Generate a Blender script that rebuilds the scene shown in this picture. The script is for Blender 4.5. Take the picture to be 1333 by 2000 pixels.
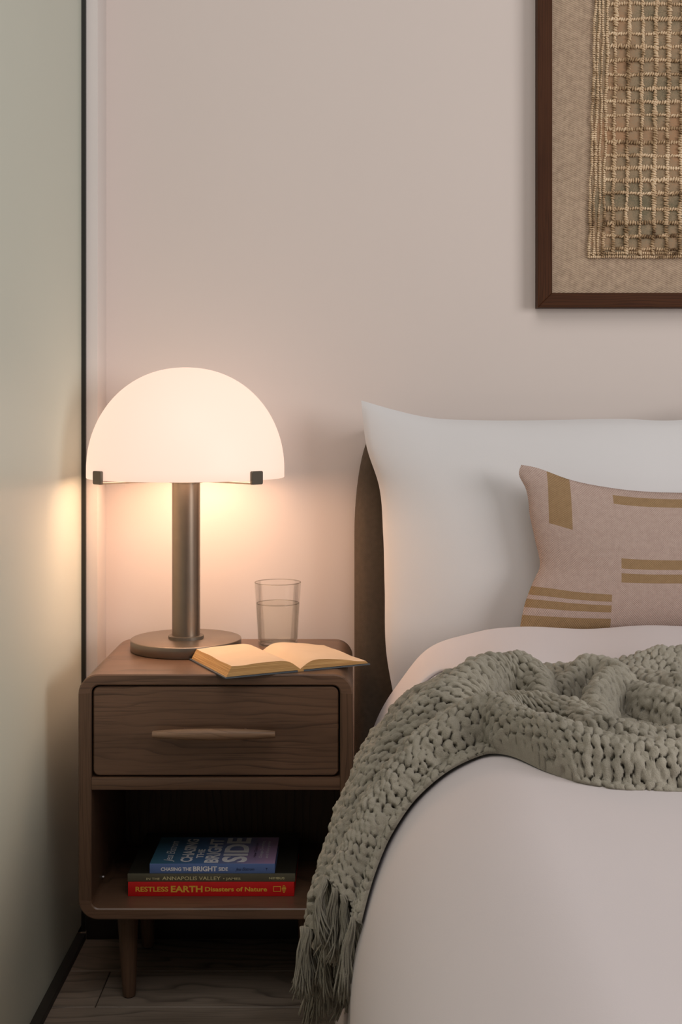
import bpy, bmesh, math, random
import numpy as np
from mathutils import Vector, Matrix

random.seed(7)
rng = np.random.default_rng(7)
for o in list(bpy.data.objects):
    bpy.data.objects.remove(o)
scene = bpy.context.scene
COL = scene.collection
EYE = 1.094            # camera height above the floor (metres)

# ------------------------------------------------------------------ camera
cam_data = bpy.data.cameras.new('camera')
cam = bpy.data.objects.new('camera', cam_data)
COL.objects.link(cam)
cam.location = (0, 0, EYE)
cam.rotation_euler = (math.pi / 2, 0, 0)
cam_data.sensor_fit = 'VERTICAL'
cam_data.sensor_height = 36.0
cam_data.sensor_width = 24.0
cam_data.lens = 45.0
cam_data.shift_x = -18.5 / 2000
cam_data.shift_y = -195.0 / 2000
cam_data.clip_start = 0.05
scene.camera = cam


def lin(r, g, b):
    def f(c):
        c /= 255.0
        return c / 12.92 if c <= 0.04045 else ((c + 0.055) / 1.055) ** 2.4
    return (f(r), f(g), f(b), 1.0)


# ------------------------------------------------------------------ world and large lights
world = bpy.data.worlds.new('world')
scene.world = world
world.use_nodes = True
bg = world.node_tree.nodes['Background']
bg.inputs['Color'].default_value = (1.0, 0.985, 0.96, 1)
bg.inputs['Strength'].default_value = 0.095


def area(name, loc, target, sx, sy, energy, color):
    l = bpy.data.lights.new(name, 'AREA')
    l.shape = 'RECTANGLE'
    l.size, l.size_y, l.energy, l.color = sx, sy, energy, color
    o = bpy.data.objects.new(name, l)
    COL.objects.link(o)
    o.location = loc
    d = Vector(target) - Vector(loc)
    o.rotation_euler = d.to_track_quat('-Z', 'Y').to_euler()
    return o


area('window_daylight', (3.1, -0.1, 1.6), (0.1, 2.6, 0.95), 1.6, 1.4, 60, (1.0, 0.975, 0.965))
area('ceiling_bounce_fill', (0.3, 0.5, 3.1), (0.4, 1.7, 0.6), 1.8, 1.8, 25, (1.0, 0.95, 0.93))  # added overhead fill standing in for light bounced off the ceiling

vs = scene.view_settings
vs.view_transform = 'Standard'
vs.look = 'None'
vs.exposure = 0.07
vs.gamma = 1.0
vs.use_curve_mapping = False


# ------------------------------------------------------------------ helpers
def W(p):
    """eye-relative point (x, depth, height about the eye) to world"""
    return (p[0], p[1], p[2] + EYE)


def link(o, parent=None):
    COL.objects.link(o)
    if parent is not None:
        o.parent = parent
    return o


def tag(o, label=None, cat=None, group=None, kind=None):
    if label: o['label'] = label
    if cat: o['category'] = cat
    if group: o['group'] = group
    if kind: o['kind'] = kind
    return o


def empty(name, loc, label, cat, group=None):
    o = bpy.data.objects.new(name, None)
    o.empty_display_size = 0.05
    o.location = loc
    link(o)
    return tag(o, label, cat, group)


def root_of(o):
    while o.parent is not None:
        o = o.parent
    return o


def mesh(name, verts, faces, mat, parent=None, loc=None, smooth=True, uv=None, weld=False):
    """verts are world coordinates; the object origin goes to loc (or the root's)"""
    base = Vector((0, 0, 0))
    if parent is not None:
        base = root_of(parent).location.copy()
    elif loc is not None:
        base = Vector(loc)
    v = np.asarray(verts, dtype=float) - np.array(base)
    me = bpy.data.meshes.new(name)
    me.from_pydata(v.tolist(), [], [tuple(int(i) for i in f) for f in faces])
    if uv is not None:
        ul = me.uv_layers.new(name='UVMap')
        idx = np.empty(len(me.loops), dtype=np.int32)
        me.loops.foreach_get('vertex_index', idx)
        ul.data.foreach_set('uv', np.asarray(uv, dtype=np.float32)[idx].ravel())
    bm = bmesh.new()
    bm.from_mesh(me)
    if weld:
        bmesh.ops.remove_doubles(bm, verts=bm.verts, dist=1e-5)
    if uv is None or weld:
        bmesh.ops.recalc_face_normals(bm, faces=bm.faces)
    bm.to_mesh(me)
    bm.free()
    if smooth:
        for p in me.polygons:
            p.use_smooth = True
    me.materials.append(mat)
    o = bpy.data.objects.new(name, me)
    if parent is None:
        o.location = base
    link(o, parent)
    return o


def box(name, lo, hi, mat, parent=None, bevel=0.0, seg=2, loc=None):
    bm = bmesh.new()
    bmesh.ops.create_cube(bm, size=1.0)
    lo, hi = Vector(lo), Vector(hi)
    for v in bm.verts:
        v.co = Vector(((lo[i] + hi[i]) / 2 + v.co[i] * (hi[i] - lo[i]) for i in range(3)))
    if bevel > 0:
        bmesh.ops.bevel(bm, geom=bm.edges[:], offset=bevel, segments=seg, profile=0.5, affect='EDGES')
    vs_ = [v.co[:] for v in bm.verts]
    bm.verts.index_update()
    fs_ = [[v.index for v in f.verts] for f in bm.faces]
    bm.free()
    o = mesh(name, vs_, fs_, mat, parent, loc if loc is not None else ((lo.x + hi.x) / 2, (lo.y + hi.y) / 2, lo.z), smooth=False)
    if bevel > 0:
        flat_then_smooth(o)
    return o


def flat_then_smooth(o, angle=35):
    me = o.data
    for p in me.polygons:
        p.use_smooth = True
    bm = bmesh.new(); bm.from_mesh(me)
    for e in bm.edges:
        if len(e.link_faces) == 2 and e.calc_face_angle(0) > math.radians(angle):
            e.smooth = False
    bm.to_mesh(me); bm.free()


def grid_faces(n, m, close_m=False, off=0):
    fs = []
    for i in range(n - 1):
        for j in range(m if close_m else m - 1):
            a = i * m + j; b = i * m + (j + 1) % m
            fs.append((off + a, off + b, off + b + m, off + a + m))
    return fs


def lathe(name, prof, center, mat, parent=None, n=64, closed=False, loc=None, sharp=35):
    """prof: (radius, z) list about a vertical axis"""
    vs_, fs_ = [], []
    for r, z in prof:
        for k in range(n):
            a = 2 * math.pi * k / n
            vs_.append((center[0] + r * math.cos(a), center[1] + r * math.sin(a), center[2] + z))
    fs_ = grid_faces(len(prof), n, True)
    if closed:
        L = len(prof)
        for j in range(n):
            fs_.append(((L - 1) * n + j, (L - 1) * n + (j + 1) % n, (j + 1) % n, j))
    o = mesh(name, vs_, fs_, mat, parent, loc, weld=True)
    bm = bmesh.new(); bm.from_mesh(o.data)
    bmesh.ops.dissolve_degenerate(bm, dist=1e-6, edges=bm.edges)
    bmesh.ops.holes_fill(bm, edges=[e for e in bm.edges if e.is_boundary], sides=0)
    bmesh.ops.recalc_face_normals(bm, faces=bm.faces)
    bm.to_mesh(o.data); bm.free()
    flat_then_smooth(o, sharp)
    return o


def tube_geo(path, radii, n=6, cap=True):
    path = np.asarray(path, float)
    if np.isscalar(radii): radii = [radii] * len(path)
    T = np.gradient(path, axis=0)
    T /= np.linalg.norm(T, axis=1)[:, None] + 1e-12
    ref = np.array([0.0, 0, 1]) if abs(T[0][2]) < 0.9 else np.array([1.0, 0, 0])
    vs_ = []
    for p, t, r in zip(path, T, radii):
        a = ref - t * ref.dot(t); a /= np.linalg.norm(a) + 1e-12
        b = np.cross(t, a); ref = a
        for k in range(n):
            an = 2 * math.pi * k / n
            vs_.append(p + r * (a * math.cos(an) + b * math.sin(an)))
    fs_ = grid_faces(len(path), n, True)
    if cap:
        fs_.append(tuple(range(n))[::-1])
        fs_.append(tuple((len(path) - 1) * n + k for k in range(n)))
    return np.array(vs_), fs_


# ------------------------------------------------------------------ materials
def new_mat(name):
    m = bpy.data.materials.new(name)
    m.use_nodes = True
    nt = m.node_tree
    b = nt.nodes['Principled BSDF']
    return m, nt, b


def N(nt, typ, **kw):
    n = nt.nodes.new(typ)
    for k, v in kw.items():
        if k.startswith('i_'):
            n.inputs[k[2:].replace('_', ' ')].default_value = v
        else:
            setattr(n, k, v)
    return n


def ramp(nt, fac, stops):
    r = nt.nodes.new('ShaderNodeValToRGB')
    els = r.color_ramp.elements
    while len(els) < len(stops): els.new(0.5)
    for e, (p, c) in zip(els, stops):
        e.position = p; e.color = c
    nt.links.new(fac, r.inputs['Fac'])
    return r.outputs['Color']


def coords(nt, scale=(1, 1, 1), kind='Object', rot=(0, 0, 0)):
    tc = nt.nodes.new('ShaderNodeTexCoord')
    mp = nt.nodes.new('ShaderNodeMapping')
    mp.inputs['Scale'].default_value = scale
    mp.inputs['Rotation'].default_value = rot
    nt.links.new(tc.outputs[kind], mp.inputs['Vector'])
    return mp.outputs['Vector']


def noise(nt, vec, scale, detail=3, rough=0.55, distortion=0.0):
    n = nt.nodes.new('ShaderNodeTexNoise')
    n.inputs['Scale'].default_value = scale
    n.inputs['Detail'].default_value = detail
    n.inputs['Roughness'].default_value = rough
    n.inputs['Distortion'].default_value = distortion
    if vec is not None: nt.links.new(vec, n.inputs['Vector'])
    return n.outputs['Fac']


def bump(nt, b, height, strength, dist=0.002):
    n = nt.nodes.new('ShaderNodeBump')
    n.inputs['Strength'].default_value = strength
    n.inputs['Distance'].default_value = dist
    nt.links.new(height, n.inputs['Height'])
    nt.links.new(n.outputs['Normal'], b.inputs['Normal'])
    return n


def plain(name, col, rough=0.6, metal=0.0, var=0.06, scale=6.0, bump_s=0.0, bump_scale=200.0, spec=0.5):
    m, nt, b = new_mat(name)
    v = coords(nt)
    f = noise(nt, v, scale)
    c1 = tuple(max(0, c * (1 - var)) for c in col[:3]) + (1,)
    c2 = tuple(min(1, c * (1 + var)) for c in col[:3]) + (1,)
    nt.links.new(ramp(nt, f, [(0.3, c1), (0.7, c2)]), b.inputs['Base Color'])
    b.inputs['Roughness'].default_value = rough
    b.inputs['Metallic'].default_value = metal
    b.inputs['Specular IOR Level'].default_value = spec
    if bump_s > 0:
        bump(nt, b, noise(nt, v, bump_scale), bump_s)
    return m


def wood(name, dark, mid, light, axis='X', rough=0.42, freq=1.0, lines=62.0, across=None, spec=0.35):
    """straight to cathedral grain: thin dark lines across a stretched noise, with fine pores"""
    m, nt, b = new_mat(name)
    sc = {'X': (1.6, 5, 7), 'Z': (7, 5, 1.6), 'Y': (7, 1.6, 5)}[axis]
    fine = {'X': (9, 420, 420), 'Z': (420, 420, 9), 'Y': (420, 9, 420)}[axis]
    ac = across or {'X': 'Z', 'Z': 'X', 'Y': 'X'}[axis]
    w = noise(nt, coords(nt, sc), 1.0 * freq, 3, 0.55, 0.3)
    tc = nt.nodes.new('ShaderNodeTexCoord'); sep = nt.nodes.new('ShaderNodeSeparateXYZ')
    nt.links.new(tc.outputs['Object'], sep.inputs[0])
    other = N(nt, 'ShaderNodeMath', operation='MULTIPLY_ADD')
    nt.links.new(sep.outputs[ac], other.inputs[0]); other.inputs[1].default_value = lines
    nt.links.new(sep.outputs['Y' if axis != 'Y' else 'Z'], other.inputs[2])
    pos = N(nt, 'ShaderNodeMath', operation='MULTIPLY_ADD')
    nt.links.new(w, pos.inputs[0]); pos.inputs[1].default_value = 7.0
    nt.links.new(other.outputs[0], pos.inputs[2])
    fr = N(nt, 'ShaderNodeMath', operation='FRACT'); nt.links.new(pos.outputs[0], fr.inputs[0])
    f2 = noise(nt, coords(nt, fine), 1.0, 2, 0.6)
    f3 = noise(nt, coords(nt, sc), 3.0, 2, 0.5)
    body = ramp(nt, f3, [(0.3, mid), (0.7, light)])
    ln = ramp(nt, fr.outputs[0], [(0.0, (1, 1, 1, 1)), (0.10, (0.55, 0.55, 0.55, 1)), (0.32, (0, 0, 0, 1)), (0.93, (0, 0, 0, 1)), (1.0, (0.8, 0.8, 0.8, 1))])
    st = N(nt, 'ShaderNodeMath', operation='MULTIPLY'); nt.links.new(ln, st.inputs[0])
    f4 = ramp(nt, noise(nt, coords(nt, sc), 2.2, 2), [(0.35, (0.15, 0.15, 0.15, 1)), (0.65, (0.85, 0.85, 0.85, 1))])
    nt.links.new(f4, st.inputs[1])
    po = ramp(nt, f2, [(0.28, (0.5, 0.5, 0.5, 1)), (0.45, (0, 0, 0, 1))])
    mxx = N(nt, 'ShaderNodeMath', operation='MAXIMUM'); nt.links.new(st.outputs[0], mxx.inputs[0]); nt.links.new(po, mxx.inputs[1])
    mx = N(nt, 'ShaderNodeMix', data_type='RGBA')
    nt.links.new(mxx.outputs[0], mx.inputs['Factor']); nt.links.new(body, mx.inputs[6]); mx.inputs[7].default_value = dark
    nt.links.new(mx.outputs[2], b.inputs['Base Color'])
    b.inputs['Roughness'].default_value = rough
    b.inputs['Specular IOR Level'].default_value = spec
    bump(nt, b, f2, 0.10, 0.0006)
    return m


def weave(name, c1, c2, pitch, rough=0.9, bs=0.5, var=None, kind='Object', axes=(0, 2), twill=False):
    """plain or twill weave from two crossed sine patterns"""
    m, nt, b = new_mat(name)
    tc = nt.nodes.new('ShaderNodeTexCoord')
    sep = nt.nodes.new('ShaderNodeSeparateXYZ')
    nt.links.new(tc.outputs[kind], sep.inputs[0])

    def sine(expr_out, k):
        mu = N(nt, 'ShaderNodeMath', operation='MULTIPLY'); mu.inputs[1].default_value = k
        nt.links.new(expr_out, mu.inputs[0])
        s = N(nt, 'ShaderNodeMath', operation='SINE'); nt.links.new(mu.outputs[0], s.inputs[0])
        return s.outputs[0]
    k = 2 * math.pi / pitch
    a, c = sep.outputs[axes[0]], sep.outputs[axes[1]]
    s1 = sine(a, k)
    if twill:
        ad = N(nt, 'ShaderNodeMath', operation='MULTIPLY_ADD')
        nt.links.new(a, ad.inputs[0]); ad.inputs[1].default_value = 0.55
        nt.links.new(c, ad.inputs[2])
        s2 = sine(ad.outputs[0], k * 1.05)
    else:
        s2 = sine(c, k)
    pr = N(nt, 'ShaderNodeMath', operation='MULTIPLY'); nt.links.new(s1, pr.inputs[0]); nt.links.new(s2, pr.inputs[1])
    h = N(nt, 'ShaderNodeMath', operation='MULTIPLY_ADD'); nt.links.new(pr.outputs[0], h.inputs[0])
    h.inputs[1].default_value = 0.5; h.inputs[2].default_value = 0.5
    nz = noise(nt, tc.outputs['Object'], 90.0, 3)
    mix = N(nt, 'ShaderNodeMath', operation='MULTIPLY_ADD'); nt.links.new(nz, mix.inputs[0])
    mix.inputs[1].default_value = 0.7; nt.links.new(h.outputs[0], mix.inputs[2])
    hf = N(nt, 'ShaderNodeMath', operation='MULTIPLY'); hf.inputs[1].default_value = 0.6
    nt.links.new(mix.outputs[0], hf.inputs[0])
    nt.links.new(ramp(nt, hf.outputs[0], [(0.15, c1), (0.85, c2)]), b.inputs['Base Color'])
    b.inputs['Roughness'].default_value = rough
    b.inputs['Specular IOR Level'].default_value = 0.2
    bump(nt, b, h.outputs[0], bs, 0.001)
    return m


M = {}
M['wall'] = plain('wall_paint', lin(220, 207, 200), 0.75, var=0.012, scale=1.5, bump_s=0.03, bump_scale=140)
M['panel'] = plain('pale_green_lacquer', lin(200, 203, 189), 0.42, var=0.012, scale=1.2)
M['trim_white'] = plain('trim_paint', lin(220, 211, 206), 0.6, var=0.01)
M['black_profile'] = plain('black_profile', lin(30, 29, 24), 0.55, var=0.15)
M['plinth'] = plain('dark_plinth', lin(38, 30, 24), 0.6, var=0.15)
M['floor_base'] = plain('floor_gap', lin(22, 18, 15), 0.8)
M['floor_wood'] = wood('floor_planks', lin(58, 50, 43), lin(110, 98, 86), lin(134, 121, 108), 'X', 0.5, 1.0, 30.0, 'Y')
M['wood_x'] = wood('stained_oak_lengthwise', lin(48, 33, 24), lin(96, 71, 54), lin(110, 82, 63), 'X', 0.36, spec=0.55)
M['wood_z'] = wood('stained_oak_upright', lin(56, 41, 31), lin(92, 69, 53), lin(104, 79, 61), 'Z', 0.4, 1.0, 110.0)
M['wood_dark'] = wood('stained_oak_back', lin(46, 35, 26), lin(76, 58, 44), lin(88, 68, 52), 'Z', 0.5)
M['wood_handle'] = wood('oak_handle', lin(84, 62, 46), lin(134, 105, 82), lin(152, 122, 97), 'X', 0.45, 2.0)
M['frame_wood'] = wood('walnut_frame', lin(36, 19, 10), lin(66, 37, 20), lin(78, 46, 26), 'Z', 0.6, 1.0, 160.0, spec=0.15)
M['frame_wood_x'] = wood('walnut_frame_rail', lin(36, 19, 10), lin(66, 37, 20), lin(78, 46, 26), 'X', 0.6, 1.0, 160.0, spec=0.15)
M['gap'] = plain('dark_gap', lin(14, 11, 9), 0.9)
M['bronze'] = plain('brushed_bronze', lin(134, 121, 108), 0.32, 0.85, var=0.05, scale=30)
M['bronze_dark'] = plain('dark_bronze', lin(104, 95, 84), 0.45, 0.5, var=0.05, scale=30)
M['cotton'] = plain('white_cotton', lin(219, 216, 216), 0.85, var=0.012, scale=3, bump_s=0.06, bump_scale=600, spec=0.2)
M['duvet'] = plain('duvet_cotton', lin(214, 205, 205), 0.85, var=0.012, scale=2.5, bump_s=0.05, bump_scale=500, spec=0.2)
M['headboard'] = weave('taupe_felt', lin(66, 57, 48), lin(100, 88, 75), 0.0022, bs=0.35)
M['linen'] = weave('linen_mat', lin(112, 90, 74), lin(224, 197, 170), 0.0042, bs=0.8, twill=True)
M['mattress'] = plain('mattress_ticking', lin(205, 200, 194), 0.9)
M['bed_base'] = M['headboard']


def throw_mat():
    m, nt, b = new_mat('sage_cotton_knit')
    v = coords(nt)
    f = noise(nt, v, 12, 4)
    g = noise(nt, v, 700, 3, 0.7)
    ad = N(nt, 'ShaderNodeMath', operation='MULTIPLY_ADD'); nt.links.new(g, ad.inputs[0])
    ad.inputs[1].default_value = 0.5; nt.links.new(f, ad.inputs[2])
    nt.links.new(ramp(nt, ad.outputs[0], [(0.45, lin(134, 128, 114)), (1.0, lin(178, 170, 154))]), b.inputs['Base Color'])
    b.inputs['Roughness'].default_value = 0.95
    b.inputs['Specular IOR Level'].default_value = 0.15
    b.inputs['Sheen Weight'].default_value = 0.15
    bump(nt, b, g, 0.9, 0.0018)
    return m


M['throw'] = throw_mat()


def cushion_mat():
    m, nt, b = new_mat('woven_cushion')
    uvn = nt.nodes.new('ShaderNodeUVMap'); uvn.uv_map = 'UVMap'
    sep = nt.nodes.new('ShaderNodeSeparateXYZ'); nt.links.new(uvn.outputs['UV'], sep.inputs[0])
    U, V = sep.outputs[0], sep.outputs[1]

    def rng_mask(src, lo, hi):
        a = N(nt, 'ShaderNodeMath', operation='GREATER_THAN'); nt.links.new(src, a.inputs[0]); a.inputs[1].default_value = lo
        c = N(nt, 'ShaderNodeMath', operation='LESS_THAN'); nt.links.new(src, c.inputs[0]); c.inputs[1].default_value = hi
        p = N(nt, 'ShaderNodeMath', operation='MULTIPLY'); nt.links.new(a.outputs[0], p.inputs[0]); nt.links.new(c.outputs[0], p.inputs[1])
        return p.outputs[0]
    rects = [(0.0905, 0.1605, 0.655, 1.1), (0.291, 0.66, 0.895, 0.955),
             (0.304, 0.72, 0.425, 0.49), (0.304, 0.72, 0.33, 0.395),
             (-0.1, 0.276, 0.186, 0.236), (-0.1, 0.276, 0.118, 0.162), (-0.1, 0.276, -0.1, 0.082),
             (0.80, 0.872, 0.0, 0.4), (0.70, 0.95, 0.80, 0.86), (0.78, 1.1, 0.62, 0.67)]
    tot = None
    for (a0, a1, b0, b1) in rects:
        p = N(nt, 'ShaderNodeMath', operation='MULTIPLY')
        nt.links.new(rng_mask(U, a0, a1), p.inputs[0]); nt.links.new(rng_mask(V, b0, b1), p.inputs[1])
        if tot is None: tot = p.outputs[0]
        else:
            q = N(nt, 'ShaderNodeMath', operation='MAXIMUM'); nt.links.new(tot, q.inputs[0]); nt.links.new(p.outputs[0], q.inputs[1])
            tot = q.outputs[0]

    def sine(src, k):
        mu = N(nt, 'ShaderNodeMath', operation='MULTIPLY'); mu.inputs[1].default_value = k; nt.links.new(src, mu.inputs[0])
        s = N(nt, 'ShaderNodeMath', operation='SINE'); nt.links.new(mu.outputs[0], s.inputs[0]); return s.outputs[0]
    pr = N(nt, 'ShaderNodeMath', operation='MULTIPLY')
    nt.links.new(sine(U, 2 * math.pi * 0.62 / 0.0042), pr.inputs[0]); nt.links.new(sine(V, 2 * math.pi * 0.30 / 0.0042), pr.inputs[1])
    h = N(nt, 'ShaderNodeMath', operation='MULTIPLY_ADD'); nt.links.new(pr.outputs[0], h.inputs[0]); h.inputs[1].default_value = 0.5; h.inputs[2].default_value = 0.5
    oc = nt.nodes.new('ShaderNodeTexCoord')
    nz = noise(nt, oc.outputs['Object'], 120, 3)
    s = N(nt, 'ShaderNodeMath', operation='MULTIPLY_ADD'); nt.links.new(nz, s.inputs[0]); s.inputs[1].default_value = 0.7; nt.links.new(h.outputs[0], s.inputs[2])
    s2 = N(nt, 'ShaderNodeMath', operation='MULTIPLY'); s2.inputs[1].default_value = 0.6; nt.links.new(s.outputs[0], s2.inputs[0])
    pink = ramp(nt, s2.outputs[0], [(0.2, lin(160, 135, 124)), (0.8, lin(200, 177, 166))])
    gold = ramp(nt, s2.outputs[0], [(0.2, lin(134, 106, 76)), (0.8, lin(170, 140, 105))])
    mx = N(nt, 'ShaderNodeMix', data_type='RGBA')
    nt.links.new(tot, mx.inputs['Factor']); nt.links.new(pink, mx.inputs[6]); nt.links.new(gold, mx.inputs[7])
    nt.links.new(mx.outputs[2], b.inputs['Base Color'])
    b.inputs['Roughness'].default_value = 0.85
    b.inputs['Specular IOR Level'].default_value = 0.2
    hh = N(nt, 'ShaderNodeMath', operation='MULTIPLY_ADD'); nt.links.new(tot, hh.inputs[0]); hh.inputs[1].default_value = 0.8; nt.links.new(h.outputs[0], hh.inputs[2])
    bump(nt, b, hh.outputs[0], 0.4, 0.0012)
    return m


M['cushion'] = cushion_mat()


def yarn_mat():
    m, nt, b = new_mat('hand_dyed_yarn')
    v = coords(nt)
    f = noise(nt, v, 9, 3, 0.6)
    g = noise(nt, v, 60, 2, 0.6)
    ad = N(nt, 'ShaderNodeMath', operation='MULTIPLY_ADD'); nt.links.new(g, ad.inputs[0]); ad.inputs[1].default_value = 0.6
    nt.links.new(f, ad.inputs[2])
    nt.links.new(ramp(nt, ad.outputs[0], [(0.56, lin(104, 80, 58)), (0.68, lin(164, 136, 104)), (0.80, lin(212, 184, 150)), (1.0, lin(238, 214, 182))]), b.inputs['Base Color'])
    b.inputs['Roughness'].default_value = 0.95
    b.inputs['Specular IOR Level'].default_value = 0.15
    bump(nt, b, noise(nt, v, 1500, 2), 0.4, 0.0006)
    return m


M['yarn'] = yarn_mat()


def backing_mat():
    m, nt, b = new_mat('mottled_backing')
    v = coords(nt)
    f = noise(nt, v, 7, 4, 0.6)
    fine = noise(nt, coords(nt, (400, 1, 400)), 1.0, 2)
    ad = N(nt, 'ShaderNodeMath', operation='MULTIPLY_ADD'); nt.links.new(fine, ad.inputs[0]); ad.inputs[1].default_value = 0.35
    nt.links.new(f, ad.inputs[2])
    nt.links.new(ramp(nt, ad.outputs[0], [(0.5, lin(112, 104, 82)), (0.66, lin(152, 132, 106)), (0.82, lin(168, 130, 98))]), b.inputs['Base Color'])
    b.inputs['Roughness'].default_value = 0.95
    bump(nt, b, fine, 0.4, 0.001)
    return m


M['backing'] = backing_mat()


def glow_mat(name='opal_glass_lit', strength=0.82):
    m, nt, b = new_mat(name)
    b.inputs['Base Color'].default_value = (0.36, 0.35, 0.33, 1)
    b.inputs['Roughness'].default_value = 0.55
    b.inputs['Emission Color'].default_value = (1.0, 0.70, 0.54, 1)
    b.inputs['Emission Strength'].default_value = strength
    return m


M['opal'] = glow_mat()
M['opal_inside'] = glow_mat('opal_glass_inside', 5.0)
M['opal_inside'].node_tree.nodes['Principled BSDF'].inputs['Emission Color'].default_value = (1.0, 0.63, 0.42, 1)


def bulb_mat():
    m, nt, b = new_mat('lit_bulb')
    b.inputs['Base Color'].default_value = (0.8, 0.8, 0.8, 1)
    b.inputs['Emission Color'].default_value = (1.0, 0.62, 0.39, 1)
    b.inputs['Emission Strength'].default_value = 31.0
    return m


M['bulb'] = bulb_mat()


def glass_mat(name, ior, tint, edge):
    """thin clear glass: see-through with a fresnel sheen and denser edges"""
    m = bpy.data.materials.new(name); m.use_nodes = True
    nt = m.node_tree
    nt.nodes.remove(nt.nodes['Principled BSDF'])
    out = nt.nodes['Material Output']
    lw_ = N(nt, 'ShaderNodeLayerWeight'); lw_.inputs['Blend'].default_value = 0.25
    nz = noise(nt, coords(nt), 3.0)
    tr = N(nt, 'ShaderNodeBsdfTransparent')
    nt.links.new(ramp(nt, lw_.outputs['Facing'], [(0.0, tint), (0.55, tint), (1.0, edge)]), tr.inputs['Color'])
    gl_ = N(nt, 'ShaderNodeBsdfGlossy'); gl_.inputs['Roughness'].default_value = 0.02
    fr = N(nt, 'ShaderNodeFresnel'); fr.inputs['IOR'].default_value = ior
    mx = N(nt, 'ShaderNodeMixShader')
    fm = N(nt, 'ShaderNodeMath', operation='MULTIPLY'); nt.links.new(fr.outputs[0], fm.inputs[0]); fm.inputs[1].default_value = 0.3
    nt.links.new(fm.outputs[0], mx.inputs[0]); nt.links.new(tr.outputs[0], mx.inputs[1]); nt.links.new(gl_.outputs[0], mx.inputs[2])
    nt.links.new(mx.outputs[0], out.inputs['Surface'])
    return m


M['glass'] = glass_mat('clear_glass', 1.25, (0.994, 0.994, 0.99, 1), (0.82, 0.81, 0.78, 1))
M['water'] = glass_mat('water', 1.15, (0.955, 0.95, 0.92, 1), (0.80, 0.77, 0.70, 1))
M['paper'] = plain('aged_paper', lin(208, 184, 156), 0.9, var=0.03, scale=20, spec=0.15)


def page_edge_mat():
    m, nt, b = new_mat('page_edges')
    v = coords(nt, (8, 8, 900))
    f = noise(nt, v, 1.0, 2)
    nt.links.new(ramp(nt, f, [(0.3, lin(160, 116, 66)), (0.7, lin(208, 166, 108))]), b.inputs['Base Color'])
    b.inputs['Roughness'].default_value = 0.9
    bump(nt, b, f, 0.4, 0.001)
    return m


M['page_edge'] = page_edge_mat()
M['cover_slate'] = plain('slate_cover', lin(70, 78, 84), 0.5)
M['red'] = plain('red_cover', lin(206, 22, 24), 0.4, var=0.03)
M['black_cover'] = plain('black_cover', lin(44, 42, 36), 0.3, var=0.1)
M['grey_spine'] = plain('olive_grey_spine', lin(92, 88, 72), 0.35, var=0.1, scale=30)
M['blue_spine'] = plain('blue_spine', lin(92, 118, 172), 0.4, var=0.03)
M['gold_ink'] = plain('gold_ink', lin(226, 176, 62), 0.5)
M['white_ink'] = plain('white_ink', lin(236, 234, 238), 0.5)
M['cream_ink'] = plain('cream_ink', lin(206, 196, 150), 0.5)
M['navy_ink'] = plain('navy_ink', lin(22, 26, 52), 0.5)
M['book_pages'] = plain('book_pages', lin(214, 204, 186), 0.9, scale=40)


def cover_art_mat():
    m, nt, b = new_mat('blue_cover_art')
    v = coords(nt)
    sep = nt.nodes.new('ShaderNodeSeparateXYZ'); nt.links.new(v, sep.inputs[0])
    nz = noise(nt, v, 22, 3, 0.6)
    a = N(nt, 'ShaderNodeMath', operation='MULTIPLY_ADD'); nt.links.new(sep.outputs[0], a.inputs[0]); a.inputs[1].default_value = 4.2; a.inputs[2].default_value = 0.28
    s = N(nt, 'ShaderNodeMath', operation='MULTIPLY_ADD'); nt.links.new(nz, s.inputs[0]); s.inputs[1].default_value = 0.45; nt.links.new(a.outputs[0], s.inputs[2])
    nt.links.new(ramp(nt, s.outputs[0], [(0.05, lin(66, 112, 134)), (0.4, lin(86, 120, 168)), (0.7, lin(130, 136, 178)), (0.95, lin(178, 146, 184))]), b.inputs['Base Color'])
    b.inputs['Roughness'].default_value = 0.35
    return m


M['cover_art'] = cover_art_mat()

# ------------------------------------------------------------------ the setting
WALL_Y = 2.80
LEFT_X = -0.567
wall = box('wall_back', (-0.75, WALL_Y, 0), (2.6, WALL_Y + 0.1, 2.7), M['wall'])
tag(wall, 'warm white painted wall behind the lamp and the headboard', 'wall', kind='structure')
lw = box('wall_left', (LEFT_X - 0.06, -0.6, 0.014), (LEFT_X, 2.695, 2.7), M['panel'])
tag(lw, 'pale green lacquered wall panel at the left edge', 'wall', kind='structure')
t1 = box('trim_1', (LEFT_X - 0.03, 2.6955, 0.0), (-0.5585, 2.7045, 2.7), M['black_profile'])
tag(t1, 'thin black vertical profile at the end of the green panel', 'trim', kind='structure')
t2 = box('trim_2', (-0.75, 2.705, 0.0), (-0.5346, WALL_Y, 2.7), M['trim_white'], bevel=0.0015)
tag(t2, 'narrow white wall return beside the black profile', 'trim', kind='structure')
bl = box('baseboard_left', (LEFT_X - 0.05, -0.6, 0.0), (-0.549, 2.655, 0.0135), M['black_profile'], bevel=0.001)
tag(bl, 'low black floor track under the green panel', 'baseboard', kind='structure')
bb = box('baseboard_back', (-0.549, 2.656, 0.0), (2.6, WALL_Y - 0.0955, 0.075), M['plinth'], bevel=0.002)
tag(bb, 'dark plinth along the floor behind the nightstand', 'baseboard', kind='structure')

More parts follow.
